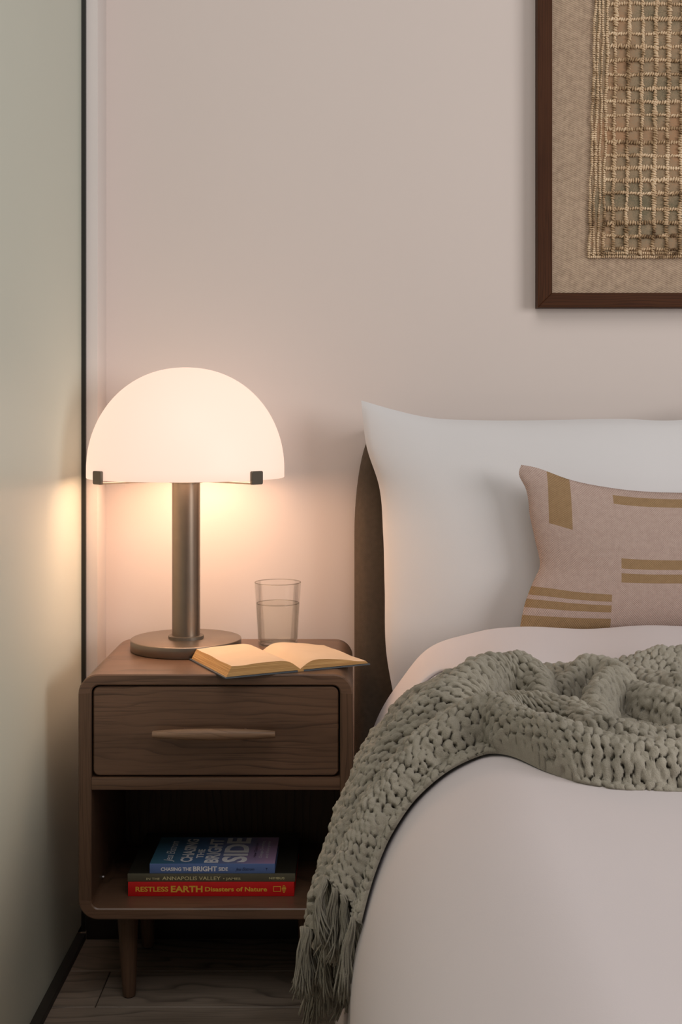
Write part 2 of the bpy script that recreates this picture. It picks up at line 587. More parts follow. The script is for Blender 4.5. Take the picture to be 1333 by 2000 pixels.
fl = box('floor', (-0.75, -0.6, -0.03), (2.6, 2.9, -0.006), M['floor_base'])
tag(fl, 'dark grey brown wood plank floor', 'floor', kind='structure')
PW, PL = 0.152, 1.22
row = 0
y = 2.81
while y > -0.5:
    x = -0.75 - (row * 0.47) % PL
    while x < 2.6:
        a, b_ = max(x, -0.75), min(x + PL, 2.6)
        if b_ - a > 0.03:
            p = box('plank', (a + 0.0008, y - PW + 0.0008, -0.0058), (b_ - 0.0008, y - 0.0008, 0.0), M['floor_wood'], fl, bevel=0.0012, seg=1)
            # a different stretch of grain on every plank
            off = Vector((random.uniform(-3, 3), random.uniform(-3, 3), 0))
            p.data.transform(Matrix.Translation(-off)); p.location = off
        x += PL
    y -= PW
    row += 1

# ------------------------------------------------------------------ nightstand
TOP = -0.477                       # table top, eye-relative
NX0, NX1 = -0.4955, 0.0045
NY0, NY1 = 2.328, 2.693
NZB = -0.9235
ns = empty('nightstand', W(((NX0 + NX1) / 2, (NY0 + NY1) / 2, -EYE)),
           'dark stained wooden nightstand with one drawer and an open shelf', 'nightstand')


def rrect(x0, x1, z0, z1, r, n=8):
    """rounded rectangle, starting on the left side and going up, clockwise; same count for any radius"""
    pts = []
    for cx, cz, a0 in ((x0 + r, z1 - r, 180), (x1 - r, z1 - r, 90), (x1 - r, z0 + r, 0), (x0 + r, z0 + r, -90)):
        for k in range(n + 1):
            a = math.radians(a0 - 90 * k / n)
            pts.append((cx + r * math.cos(a), cz + r * math.sin(a)))
    return pts


NR = 8
OUT = rrect(NX0, NX1, NZB, TOP, 0.036, NR)
INN = rrect(NX0 + 0.0235, NX1 - 0.0235, NZB + 0.0205, TOP - 0.0200, 0.014, NR)
K = NR + 1


def ring_part(name, idx, mat):
    """a bent panel of the carcass cut from the rounded ring, softened at its front edges"""
    e = 0.0022
    vs_, fs_ = [], []
    m = 8
    for i in idx:
        o_, n_ = np.array(OUT[i]), np.array(INN[i])
        d = (n_ - o_) / np.linalg.norm(n_ - o_)
        for (p, yy) in ((o_ + d * e, NY0), (o_, NY0 + e), (o_, NY1 - e), (o_ + d * e, NY1),
                        (n_ - d * e, NY1), (n_, NY1 - e), (n_, NY0 + e), (n_ - d * e, NY0)):
            vs_.append((p[0], yy, p[1] + EYE))
    fs_ = grid_faces(len(idx), m, True)
    fs_.append(tuple(range(m)))
    fs_.append(tuple((len(idx) - 1) * m + k for k in range(m))[::-1])
    o = mesh(name, vs_, fs_, mat, ns)
    flat_then_smooth(o, 30)
    return o


ring_part('top_panel', list(range(0, 2 * K)), M['wood_x'])
ring_part('side_panel', [2 * K - 1, 2 * K], M['wood_z'])
ring_part('bottom_panel', list(range(2 * K, 4 * K)), M['wood_x'])
ring_part('side_panel', [4 * K - 1, 0], M['wood_z'])
IX0, IX1 = NX0 + 0.0235, NX1 - 0.0235
box('divider', W((IX0, NY0 + 0.001, -0.6875)), W((IX1, NY1 - 0.012, -0.6650)), M['wood_x'], ns, bevel=0.001)
box('back_panel', W((IX0 + .0005, NY1 - 0.0115, NZB + 0.021)), W((IX1 - .0005, NY1 - 0.004, TOP - 0.021)), M['wood_dark'], ns)

# drawer: front with rounded upper corners, a dark gap all round it, spindle handle
DX0, DX1, DZ0, DZ1 = IX0 + 0.0032, IX1 - 0.0032, -0.6618, TOP - 0.0232


def rounded_slab(name, x0, x1, z0, z1, r, y0, y1, mat, parent, e=0.002):
    pr = rrect(x0, x1, z0, z1, r, 6)
    pi = rrect(x0 + e, x1 - e, z0 + e, z1 - e, max(r - e, 0.0005), 6)
    n = len(pr)
    vs_ = [(p[0], y0, p[1] + EYE) for p in pi] + [(p[0], y0 + e, p[1] + EYE) for p in pr] + [(p[0], y1, p[1] + EYE) for p in pr]
    fs_ = grid_faces(3, n, True) + [tuple(range(n)), tuple(2 * n + k for k in range(n))[::-1]]
    o = mesh(name, vs_, fs_, mat, parent)
    flat_then_smooth(o, 30)
    return o


dr = rounded_slab('drawer', DX0, DX1, DZ0, DZ1, 0.011, NY0 + 0.003, NY0 + 0.022, M['wood_x'], ns)
box('drawer_box', W((DX0 + 0.004, NY0 + 0.0225, DZ0 + 0.006)), W((DX1 - 0.004, NY1 - 0.02, DZ1 - 0.006)), M['gap'], ns)
HZ, HY = -0.5800, NY0 - 0.024
prof = []
for k in range(25):
    t = -1 + 2 * k / 24
    prof.append((-0.2462 + 0.1105 * t, 0.0062 + 0.0043 * (1 - abs(t) ** 2.2)))
hv, hf = tube_geo([(x, HY, HZ + EYE) for x, r in prof], [r for x, r in prof], 16)
hd = mesh('handle', hv, hf, M['wood_handle'], dr); flat_then_smooth(hd, 50)
for sx in (-0.055, 0.055):
    pv, pf = tube_geo([(-0.2462 + sx, HY, HZ + EYE), (-0.2462 + sx, NY0 + 0.004, HZ + EYE)], 0.0045, 12)
    mesh('handle_post', pv, pf, M['wood_handle'], dr)

# apron under the body and four tapered legs
box('apron', W((-0.40, NY0 + 0.075, NZB - 0.020)), W((-0.095, NY0 + 0.095, NZB - 0.0003)), M['wood_dark'], ns, bevel=0.001)
for lx, ly in ((-0.4176, 2.398), (-0.0790, 2.398), (-0.4176, 2.618), (-0.0790, 2.618)):
    h = EYE + NZB
    sgn = 1 if lx < -0.2 else -1
    lv, lf = tube_geo([(lx + sgn * .003, ly, 0.0015), (lx + sgn * .003, ly, 0.006), (lx + sgn * .0025, ly, 0.03), (lx, ly, h - 0.0002)], [0.0105, 0.0122, 0.0135, 0.0205], 24)
    lg = mesh('leg', lv, lf, M['wood_z'], ns); flat_then_smooth(lg, 50)
    gv, gf = tube_geo([(lx + sgn * .003, ly, 0.0), (lx + sgn * .003, ly, 0.002)], 0.009, 16)
    mesh('glide', gv, gf, M['gap'], lg)
# small pale peg in the shelf corner
pv, pf = tube_geo([(-0.4715, 2.43, -0.882 + EYE), (-0.4680, 2.43, -0.882 + EYE)], 0.0018, 10)
mesh('shelf_peg', pv, pf, M['white_ink'], ns)

# ------------------------------------------------------------------ table lamp
LX, LY = -0.331, 2.576
lamp = empty('table_lamp', W((LX, LY, TOP)), 'lit mushroom table lamp with opal glass dome and bronze stem', 'lamp')
LC = W((LX, LY, TOP))
BR, BT = 0.111, 0.0228
lathe('base', [(0.0, 0.0), (BR - 0.002, 0.0), (BR, 0.002), (BR, BT - 0.002), (BR - 0.0006, BT - 0.0006), (BR - 0.002, BT), (0.0, BT)], LC, M['bronze'], lamp, 96, sharp=50)
RIM = -0.131 - TOP                       # rim height above the table
lathe('stem_collar', [(0.0, BT), (0.0355, BT), (0.0355, BT + 0.0055), (0.0282, BT + 0.0062), (0, BT + 0.0062)], LC, M['bronze_dark'], lamp, 64)
lathe('stem', [(0.0, BT + 0.006), (0.0282, BT + 0.006), (0.0282, RIM - 0.010), (0.0, RIM - 0.010)], LC, M['bronze'], lamp, 64)
lathe('stem_cap', [(0.0, RIM - 0.0105), (0.0340, RIM - 0.0105), (0.0340, RIM - 0.0072), (0, RIM - 0.0072)], LC, M['bronze_dark'], lamp, 64)
# dome shell
DR, DH = 0.1975, 0.2210
prof = []
for k in range(33):
    a = math.pi / 2 * k / 32
    prof.append((DR * math.cos(a) ** 0.94 if k < 32 else 0.0, RIM + 0.018 + (DH - 0.018) * math.sin(a)))
prof = [(DR - 0.001, RIM)] + [(DR, RIM + 0.001)] + prof
inner = [(max(r - 0.004, 0.0), z - (0.004 if i > 8 else 0.0)) for i, (r, z) in enumerate(prof)][::-1]
inner[-1] = (DR - 0.004, RIM); inner[-2] = (DR - 0.004, RIM + 0.002)
dome = lathe('glass_dome', prof + inner, LC, M['opal'], lamp, 96, closed=True, sharp=60)
tag(dome, 'glowing white opal glass dome')
# the inside of the shade, next to the bulb, glows brighter than the outside
dome.data.materials.append(M['opal_inside'])
for p in dome.data.polygons:
    c = p.center - Vector((0, 0, RIM))
    if p.normal.dot(c) < 0: p.material_index = 1
for q in range(4):
    a = math.radians(-90 + 45 + 90 * q) + math.radians(4 if q in (0,) else (-4 if q == 3 else 0))
    ca, sa = math.cos(a), math.sin(a)

    def loc(r, t, z):
        return (LC[0] + r * ca - t * sa, LC[1] + r * sa + t * ca, LC[2] + z)
    # arm from the stem cap to the rim
    vs_ = [loc(r, t, z) for r in (0.020, DR + 0.006) for t, z in ((-0.007, RIM - 0.0072), (0.007, RIM - 0.0072), (0.007, RIM - 0.0042), (-0.007, RIM - 0.0042))]
    fs_ = [(0, 1, 5, 4), (1, 2, 6, 5), (2, 3, 7, 6), (3, 0, 4, 7), (3, 2, 1, 0), (4, 5, 6, 7)]
    arm = mesh('bracket_arm', vs_, fs_, M['bronze_dark'], lamp, smooth=False)
    # upright clip with rounded outline
    pr = rrect(-0.0145, 0.0145, RIM - 0.0072, RIM + 0.0185, 0.003, 4)
    n = len(pr)
    vs_ = [loc(DR + 0.0009, p[0], p[1]) for p in pr] + [loc(DR + 0.0060, p[0], p[1]) for p in pr] + [loc(DR + 0.0068, p[0] * 0.95, RIM + 0.0056 + (p[1] - RIM - 0.0056) * 0.94) for p in pr]
    fs_ = grid_faces(3, n, True) + [tuple(range(n))[::-1], tuple(2 * n + k for k in range(n))]
    cl = mesh('clip', vs_, fs_, M['bronze_dark'], arm); flat_then_smooth(cl, 30)
bulb = lathe('bulb', [(0.0, RIM - 0.007), (0.012, RIM - 0.006), (0.012, RIM + 0.030), (0.022, RIM + 0.042), (0.027, RIM + 0.058), (0.024, RIM + 0.075), (0.014, RIM + 0.086), (0, RIM + 0.089)], LC, M['bulb'], lamp, 32, sharp=60)

# ------------------------------------------------------------------ glass of water
GX, GY = (543 - 685) * 2.625 / 2500, 2.625
gl = empty('water_glass', W((GX, GY, TOP)), 'clear tumbler half full of water behind the open book', 'glass')
GC = W((GX, GY, TOP + 0.0002))
H, R0, R1, th = 0.128, 0.0405, 0.0475, 0.0014
prof = [(0, 0), (R0 - 0.004, 0), (R0 - 0.001, 0.0015), (R0, 0.005), (R1, H - 0.001), (R1 - th / 2, H), (R1 - th, H - 0.001),
        (R0 - th + 0.0003, 0.012), (R0 - th - 0.003, 0.0085), (0, 0.008)]
lathe('tumbler', prof, GC, M['glass'], gl, 72, sharp=60)
WH = 0.086
rw = lambda z: R0 - th + (R1 - R0) * (z - 0.006) / (H - 0.006) + 0.0003
lathe('water', [(0, 0.0078), (R0 - th - 0.003, 0.0083), (rw(0.0125), 0.0125), (rw(WH), WH), (rw(WH) - 0.003, WH - 0.0006), (0, WH - 0.0006)], GC, M['water'], gl, 72, sharp=60)

M['glass_rim'] = glass_mat('glass_rim', 1.6, (0.80, 0.79, 0.76, 1), (0.62, 0.60, 0.56, 1))


def ring(name, rad, z, r, mat, n=72, k=8):
    vs_ = [(GC[0] + (rad + r * math.cos(b)) * math.cos(a), GC[1] + (rad + r * math.cos(b)) * math.sin(a), GC[2] + z + r * math.sin(b))
           for a in np.linspace(0, 2 * math.pi, n, endpoint=False) for b in np.linspace(0, 2 * math.pi, k, endpoint=False)]
    fs_ = [(i * k + j, i * k + (j + 1) % k, ((i + 1) % n) * k + (j + 1) % k, ((i + 1) % n) * k + j) for i in range(n) for j in range(k)]
    mesh(name, vs_, fs_, mat, gl)


ring('rim', R1 - th / 2, H + 0.0002, 0.0009, M['glass_rim'])
ring('waterline', rw(WH) - 0.0012, WH - 0.0004, 0.0008, M['glass_rim'])
ring('foot', R0 - 0.003, 0.003, 0.0020, M['glass_rim'])

# ------------------------------------------------------------------ open book
BO = np.array([-0.0925, 2.354])
bu = np.array([-0.44, 0.898]); bu /= np.linalg.norm(bu)
bv = np.array([bu[1], -bu[0]])
ob = empty('open_book', W((BO[0], BO[1], TOP)), 'open paperback lying face up across the nightstand corner', 'book')
BL = 0.190


def bpt(u, v, h):
    p = BO + bu * u + bv * v
    return (p[0], p[1], TOP + EYE + 0.0004 + h)


def page_block(name, side, width, prof, foot_out):
    """prof: (v, top height) pairs from the gutter outwards"""
    vt = [p[0] for p in prof]; ht = [p[1] for p in prof]
    n = 28
    vv = np.linspace(0.0, 1.0, n) ** 0.85 * width
    hh = np.interp(vv, vt, ht)
    for _ in range(4):
        hh[1:-1] = (hh[:-2] + 2 * hh[1:-1] + hh[2:]) / 4
    us = np.linspace(0, BL, 14)
    top, bot = [], []
    for i, u in enumerate(us):
        for j in range(n):
            w = 0.0006 * math.sin(u * 60 + j * 0.5) * (j / n)
            top.append(bpt(u, side * vv[j], 0.0030 + hh[j] + w))
            bot.append(bpt(u, side * (vv[j] + foot_out * (vv[j] / width) ** 3), 0.0028))
    m = n
    sheet = mesh('page', top, grid_faces(len(us), m), M['paper'], ob)
    # edge faces: fore edge, head, tail
    L = len(us)
    vs_ = top + bot
    o = len(top)
    fs_ = []
    for j in range(m - 1):
        fs_.append((j, j + 1, o + j + 1, o + j))
        k = (L - 1) * m
        fs_.append((k + j + 1, k + j, o + k + j, o + k + j + 1))
    for i in range(L - 1):
        a, b_ = i * m + m - 1, (i + 1) * m + m - 1
        fs_.append((a, b_, o + b_, o + a))
    fs_ += [tuple(o + q for q in f) for f in grid_faces(L, m)]
    e = mesh('page_block', vs_, fs_, M['page_edge'], ob, smooth=False)
    return sheet


page_block('left', -1, 0.134, [(0, 0.0015), (0.008, 0.0105), (0.02, 0.0170), (0.036, 0.0198), (0.06, 0.0200), (0.10, 0.0185), (0.15, 0.0170)], 0.0105)
page_block('right', 1, 0.136, [(0, 0.0015), (0.008, 0.0095), (0.02, 0.0150), (0.036, 0.0168), (0.06, 0.0150), (0.09, 0.0105), (0.12, 0.0055), (0.15, 0.0020)], 0.004)
for s, wd in ((-1, 0.148), (1, 0.143)):
    vs_ = [bpt(u, s * v, h) for h in (0.0, 0.0024) for u in (-0.003, BL + 0.003) for v in (0.006, wd)]
    fs_ = [(0, 1, 3, 2), (4, 6, 7, 5), (0, 4, 5, 1), (1, 5, 7, 3), (3, 7, 6, 2), (2, 6, 4, 0)]
    mesh('cover', vs_, fs_, M['cover_slate'], ob, smooth=False)
vs_ = [bpt(u, v, h) for h in (0.0, 0.0028) for u in (-0.003, BL + 0.003) for v in (-0.0058, 0.0058)]
mesh('spine', vs_, fs_, M['page_edge'], ob, smooth=False)


# ------------------------------------------------------------------ stacked books with their lettering
def text_mesh(name, body, mat, parent, origin, xdir, ydir, width=None, height=0.01, bold=0.0, shear=0.0, squash=None, align='LEFT'):
    cu = bpy.data.curves.new(name, 'FONT')
    cu.body = body
    cu.size = 1.0
    cu.offset = bold
    cu.shear = shear
    cu.resolution_u = 3
    tmp = bpy.data.objects.new('tmp', cu)
    COL.objects.link(tmp)
    bpy.context.view_layer.update()
    dg = bpy.context.evaluated_depsgraph_get()
    me = bpy.data.meshes.new_from_object(tmp.evaluated_get(dg))
    COL.objects.unlink(tmp); bpy.data.objects.remove(tmp); bpy.data.curves.remove(cu)
    co = np.array([v.co[:] for v in me.vertices])
    fs_ = [tuple(p.vertices) for p in me.polygons]
    bpy.data.meshes.remove(me)
    co[:, 0] -= co[:, 0].min()
    cap = 0.729
    sy = height / cap
    sx = sy if width is None else width / co[:, 0].max()
    xd, yd = np.array(xdir, float), np.array(ydir, float)
    P = np.array(origin) + co[:, :1] * sx * xd + co[:, 1:2] * sy * yd
    return mesh(name, P, fs_, mat, parent, smooth=False)


def closed_book(name, x0, x1, y0, depth, z0, thick, cover, spine, label, rz=0.0, cover_t=0.0022, top_mat=None):
    root = empty(name, W(((x0 + x1) / 2, y0 + depth / 2, z0)), label, 'book', 'books stacked on the nightstand shelf')
    box('page_block', W((x0 + 0.003, y0 + 0.002, z0 + cover_t)), W((x1 - 0.003, y0 + depth - 0.003, z0 + thick - cover_t)), M['book_pages'], root)
    box('back_cover', W((x0, y0 + 0.0015, z0)), W((x1, y0 + depth, z0 + cover_t)), cover, root, bevel=0.0004, seg=1)
    box('front_cover', W((x0, y0 + 0.0015, z0 + thick - cover_t)), W((x1, y0 + depth, z0 + thick)), top_mat or cover, root, bevel=0.0004, seg=1)
    box('spine', W((x0, y0, z0)), W((x1, y0 + 0.0022, z0 + thick)), spine, root, bevel=0.0008, seg=2)
    return root


SH = NZB + 0.0205
BY = 2.387
px = BY / 2500.0
X = lambda p: (p - 685) * px
red = closed_book('hardback_book', X(250), X(575), BY, 0.225, SH, 0.0268, M['red'], M['red'], 'thick red hardback at the bottom of the shelf stack')
blk = closed_book('hardback_book', X(249), X(577), BY + 0.001, 0.235, SH + 0.0269, 0.0150, M['black_cover'], M['grey_spine'], 'thin dark olive hardback between the red and blue books')
blu = closed_book('paperback_book', X(292), X(537), BY + 0.002, 0.150, SH + 0.0420, 0.0178, M['blue_spine'], M['blue_spine'], 'blue paperback with white lettering on top of the stack', cover_t=0.0006, top_mat=M['cover_art'])
XD, ZD, YD, XN = (1, 0, 0), (0, 0, 1), (0, 1, 0), (-1, 0, 0)
EPS = 0.0004


def spine_text(name, body, mat, parent, xa, xb, z, h, y, bold=0.0, shear=0.0):
    return text_mesh(name, body, mat, parent, (X(xa), y - EPS, z + EYE), XD, ZD, X(xb) - X(xa), h, bold, shear)


spine_text('title_text', 'RESTLESS', M['gold_ink'], red, 265, 329, SH + 0.0092, 0.0092, BY, 0.025)
spine_text('title_text', 'EARTH', M['gold_ink'], red, 334, 396, SH + 0.0084, 0.0116, BY, 0.03)
spine_text('title_text', 'Disasters of Nature', M['gold_ink'], red, 401, 522, SH + 0.0096, 0.0084, BY, 0.025)
# publisher's rectangle and emblem strokes
bx0, bx1, bz0, bz1 = X(534), X(549), SH + 0.0090, SH + 0.0190
w = 0.0011
vs_ = []
for (a0, a1, c0, c1) in ((bx0, bx1, bz0, bz0 + w), (bx0, bx1, bz1 - w, bz1), (bx0, bx0 + w, bz0 + w, bz1 - w), (bx1 - w, bx1, bz0 + w, bz1 - w)):
    vs_ += [(a0, BY - EPS, c0 + EYE), (a1, BY - EPS, c0 + EYE), (a1, BY - EPS, c1 + EYE), (a0, BY - EPS, c1 + EYE)]
mesh('emblem_frame', vs_, [(4 * i, 4 * i + 1, 4 * i + 2, 4 * i + 3) for i in range(4)], M['gold_ink'], red, smooth=False)
vs_ = []
for i, (wl, wr) in enumerate(((1.5, 1.5), (3, 3), (4.0, 4.0), (4.2, 4.2), (3, 3.5), (2, 2))):
    zc = SH + 0.0072 + i * 0.0024
    for a, c in ((-wl, 0), (wr, 0), (wr, 0.0014), (-wl, 0.0014)):
        vs_.append((X(555 + a), BY - EPS, zc + c + EYE))
mesh('emblem_strokes', vs_, [(4 * i, 4 * i + 1, 4 * i + 2, 4 * i + 3) for i in range(6)], M['gold_ink'], red, smooth=False)
zb = SH + 0.0269
spine_text('title_text', 'IN THE', M['cream_ink'], blk, 286, 312, zb + 0.0036, 0.0042, BY + 0.001, 0.01)
spine_text('title_text', 'ANNAPOLIS VALLEY', M['cream_ink'], blk, 317, 431, zb + 0.0034, 0.0068, BY + 0.001, 0.01)
spine_text('title_text', '\u2022 JAMES', M['cream_ink'], blk, 436, 470, zb + 0.0038, 0.0044, BY + 0.001, 0.01)
spine_text('title_text', 'NIMBUS', M['cream_ink'], blk, 526, 556, zb + 0.0048, 0.0042, BY + 0.001, 0.01)
zc = SH + 0.0420
ys = BY + 0.002
spine_text('title_text', 'CHASING THE', M['white_ink'], blu, 314, 374, zc + 0.0050, 0.0066, ys, 0.03)
spine_text('title_text', 'BRIGHT', M['white_ink'], blu, 377, 424, zc + 0.0046, 0.0090, ys, 0.035)
spine_text('title_text', 'SIDE', M['white_ink'], blu, 427, 445, zc + 0.0052, 0.0066, ys, 0.03)
spine_text('author_text', 'Jess Ekstrom', M['navy_ink'], blu, 460, 497, zc + 0.0056, 0.0058, ys, 0.0, 0.35)
spine_text('emblem_text', 'T', M['navy_ink'], blu, 519, 523, zc + 0.0060, 0.0048, ys, 0.0)
zt_ = zc + 0.0178 + EYE + EPS
def cover_text(name, body, mat, xbase, y0, y1, h, bold=0.0, shear=0.0):
    return text_mesh(name, body, mat, blu, (X(xbase), ys + y0, zt_), YD, XN, y1 - y0, h, bold, shear)
cover_text('author_text', 'Jess Ekstrom', M['white_ink'], 333, 0.012, 0.125, 0.017, 0.0, 0.3)
cover_text('title_text', 'CHASING', M['white_ink'], 372, 0.010, 0.138, 0.022, 0.03)
cover_text('title_text', 'THE', M['white_ink'], 392, 0.030, 0.080, 0.013, 0.03)
cover_text('title_text', 'BRIGHT', M['white_ink'], 424, 0.006, 0.138, 0.026, 0.03)
cover_text('title_text', 'SIDE', M['white_ink'], 478, 0.008, 0.145, 0.045, 0.035)
cover_text('subtitle_text', 'How Optimism', M['navy_ink'], 497, 0.035, 0.115, 0.006)
cover_text('subtitle_text', 'Changes Everything', M['white_ink'], 509, 0.032, 0.125, 0.006)
cover_text('subtitle_text', 'and Everyone', M['white_ink'], 521, 0.030, 0.125, 0.006)

# ------------------------------------------------------------------ framed textile
FX0, FZ0 = 0.4045, 0.2263
FX1, FZ1 = 1.235, 1.30
FY = 2.762
art = empty('framed_textile', W((FX0, WALL_Y - 0.02, FZ0)), 'walnut framed beige woven grid textile hanging above the bed', 'wall art')
FW = 0.0312


def rail(pts, mat):
    """mitred rail: four outline points (x, z), extruded in depth"""
    vs_ = [(x, y, z + EYE) for y in (FY, WALL_Y - 0.0005) for x, z in pts]
    o = mesh('frame_rail', vs_, [(0, 1, 2, 3), (7, 6, 5, 4), (0, 4, 5, 1), (1, 5, 6, 2), (2, 6, 7, 3), (3, 7, 4, 0)], mat, art, smooth=False)
    bm = bmesh.new(); bm.from_mesh(o.data)
    bmesh.ops.bevel(bm, geom=[e for e in bm.edges if all(abs(v.co.y + WALL_Y - 0.02 - FY) < 1e-4 for v in e.verts)], offset=0.0012, segments=1, affect='EDGES')
    bm.to_mesh(o.data); bm.free()


rail([(FX0, FZ0), (FX0 + FW, FZ0 + FW), (FX0 + FW, FZ1 - FW), (FX0, FZ1)], M['frame_wood'])
rail([(FX1, FZ0), (FX1, FZ1), (FX1 - FW, FZ1 - FW), (FX1 - FW, FZ0 + FW)], M['frame_wood'])
rail([(FX0, FZ0), (FX1, FZ0), (FX1 - FW, FZ0 + FW), (FX0 + FW, FZ0 + FW)], M['frame_wood_x'])
rail([(FX0, FZ1), (FX0 + FW, FZ1 - FW), (FX1 - FW, FZ1 - FW), (FX1, FZ1)], M['frame_wood_x'])
MY = FY + 0.014
box('linen_mat', W((FX0 + FW - 0.002, MY, FZ0 + FW - 0.002)), W((FX1 - FW + 0.002, MY + 0.006, FZ1 - FW + 0.002)), M['linen'], art)
apx = MY / 2500.0
AX = lambda p: (p - 685) * apx
AZ = lambda q: (805 - q) * apx
TOPQ = -395                     # textile continues above the picture
RGTP = 1738


def wob(a, seed):
    return 0.0010 * math.sin(a * 37 + seed * 1.7) + 0.0007 * math.sin(a * 91 + seed * 3.1)


def slant(q):                   # the whole hand-woven piece leans slightly
    return (500 - q) * 0.026


bvs = [(AX(1152 + slant(TOPQ)), MY - 0.004, AZ(TOPQ) + EYE), (AX(RGTP), MY - 0.004, AZ(TOPQ) + EYE), (AX(RGTP), MY - 0.004, AZ(500) + EYE), (AX(1152), MY - 0.004, AZ(500) + EYE)]
bvs += [(v[0], MY - 0.0002, v[2]) for v in bvs]
mesh('textile_backing', bvs, [(0, 1, 2, 3), (7, 6, 5, 4), (0, 4, 5, 1), (1, 5, 6, 2), (2, 6, 7, 3), (3, 7, 4, 0)], M['backing'], art, smooth=False)

# one stitch: a small slanted bead of yarn
bm = bmesh.new()
bmesh.ops.create_icosphere(bm, subdivisions=1, radius=1.0)
SV = np.array([v.co[:] for v in bm.verts]); SF = np.array([[v.index for v in f.verts] for f in bm.faces])
bm.free()


def cord(points, stitch, rad, lean, proud, seed):
    """points: (x, z) centre line; slanted stitches laid side by side along it"""
    pts = np.array(points)
    seg = np.r_[0, np.cumsum(np.linalg.norm(np.diff(pts, axis=0), axis=1))]
    n = int(seg[-1] / stitch)
    allv, allf = [], []
    r = np.random.default_rng(seed)
    bound = np.sin(np.arange(n) * 0.21 + seed) + np.sin(np.arange(n) * 0.083 + 2 * seed)
    for k in range(n):
        s = (k + 0.5) * stitch
        x, z = np.interp(s, seg, pts[:, 0]), np.interp(s, seg, pts[:, 1])
        x2, z2 = np.interp(s + 0.002, seg, pts[:, 0]), np.interp(s + 0.002, seg, pts[:, 1])
        t = np.array([x2 - x, z2 - z]); L = np.linalg.norm(t)
        if L < 1e-9: continue
        t /= L; nrm = np.array([-t[1], t[0]])
        a = lean + r.normal(0, 0.22)
        ax = nrm * math.cos(a) + t * math.sin(a); bx = np.array([-ax[1], ax[0]])
        rr = rad * (1 + r.normal(0, 0.12)) * (1.0 + 0.12 * bound[k])
        st = stitch * (0.50 + r.normal(0, 0.05))
        P = SV[:, :1] * ax * rr + SV[:, 2:3] * bx * st
        dep = SV[:, 1] * rr * 0.85
        o = len(allv) * len(SV)
        allv.append(np.c_[x + P[:, 0], MY - 0.004 - proud - rr * 0.25 + dep + r.normal(0, 0.0008), z + P[:, 1] + EYE])
        allf.append(SF + o)
    return np.concatenate(allv), np.concatenate(allf)


def add_cord(points, seed, stitch=0.0052, rad=0.0056, lean=0.5, proud=0.0):
    v, f = cord(points, stitch, rad, lean, proud, seed)
    mesh('yarn_cord', v, f, M['yarn'], art)


vx = [1196, 1222, 1249, 1275, 1300, 1327]
while vx[-1] < RGTP - 50: vx.append(vx[-1] + 26.5)
hz = [487, 462, 436, 409, 378, 353, 329, 305, 279, 253, 226, 200, 174, 147, 119, 93, 67, 39, 9]
while hz[-1] > TOPQ + 40: hz.append(hz[-1] - 26.6)
qs = np.linspace(498, TOPQ, 90)
for i, x0 in enumerate(vx):
    add_cord([(AX(x0 + slant(q)*0.55 ) + wob(AZ(q), i), AZ(q)) for q in qs], 100 + i, lean=0.45 + 0.2 * math.sin(i), rad=0.0052 + 0.0016 * random.random(), proud=0.0022)
xs_ = np.linspace(1178, RGTP, 90)
for i, q in enumerate(hz):
    x_off = slant(q) * 0.75
    add_cord([(AX(x + x_off), AZ(q) + wob(AX(x), i + 40)) for x in xs_ if x + x_off < RGTP], 300 + i, stitch=0.0054, lean=0.35 + 0.25 * math.sin(2 * i), rad=0.0048 + 0.0012 * random.random(), proud=0.0002)
for i, (xo, r_) in enumerate(((1150, 0.0042), (1158, 0.0042), (1168, 0.0034), (1177.5, 0.0042))):
    add_cord([(AX(xo + slant(q) * (1.0 if i < 2 else 0.8)) + wob(AZ(q), 70 + i) * 1.2, AZ(q)) for q in np.linspace(505, TOPQ, 90)], 500 + i, stitch=0.0047, lean=0.25, rad=r_, proud=0.001)
for i, q in enumerate((495, 502.5)):
    add_cord([(AX(x), AZ(q) + wob(AX(x), 80 + i) * 0.7) for x in np.linspace(1148, RGTP, 90)], 520 + i, stitch=0.0047, lean=0.25, rad=0.0038, proud=0.001)

# ------------------------------------------------------------------ bed: base, headboard, mattress
bed = empty('upholstered_bed', W((0.8, 1.7, -EYE)), 'bed with a rounded taupe felt headboard behind the white pillow', 'bed')
hx0, hx1, hzt, hr = 0.0085, 1.60, -0.030, 0.10
n = 14
outline = []
for cx, sgn, a0, a1 in ((hx0 + hr * 0.55, -1, 180, 90), (hx1 - hr * 0.55, 1, 90, 0)):
    for k in range(n + 1):
        a = math.radians(a0 + (a1 - a0) * k / n)
        outline.append((cx + hr * 0.55 * math.cos(a), hzt - hr * 2.4 + hr * 2.4 * math.sin(a)))
outline = [(hx0, -0.95)] + outline + [(hx1, -0.95)]
cxm, czm = (hx0 + hx1) / 2, -0.5
vs_ = []
rows = ((0.0, 2.793), (0.0, 2.745), (0.004, 2.725), (0.012, 2.710), (0.026, 2.702), (0.05, 2.700))
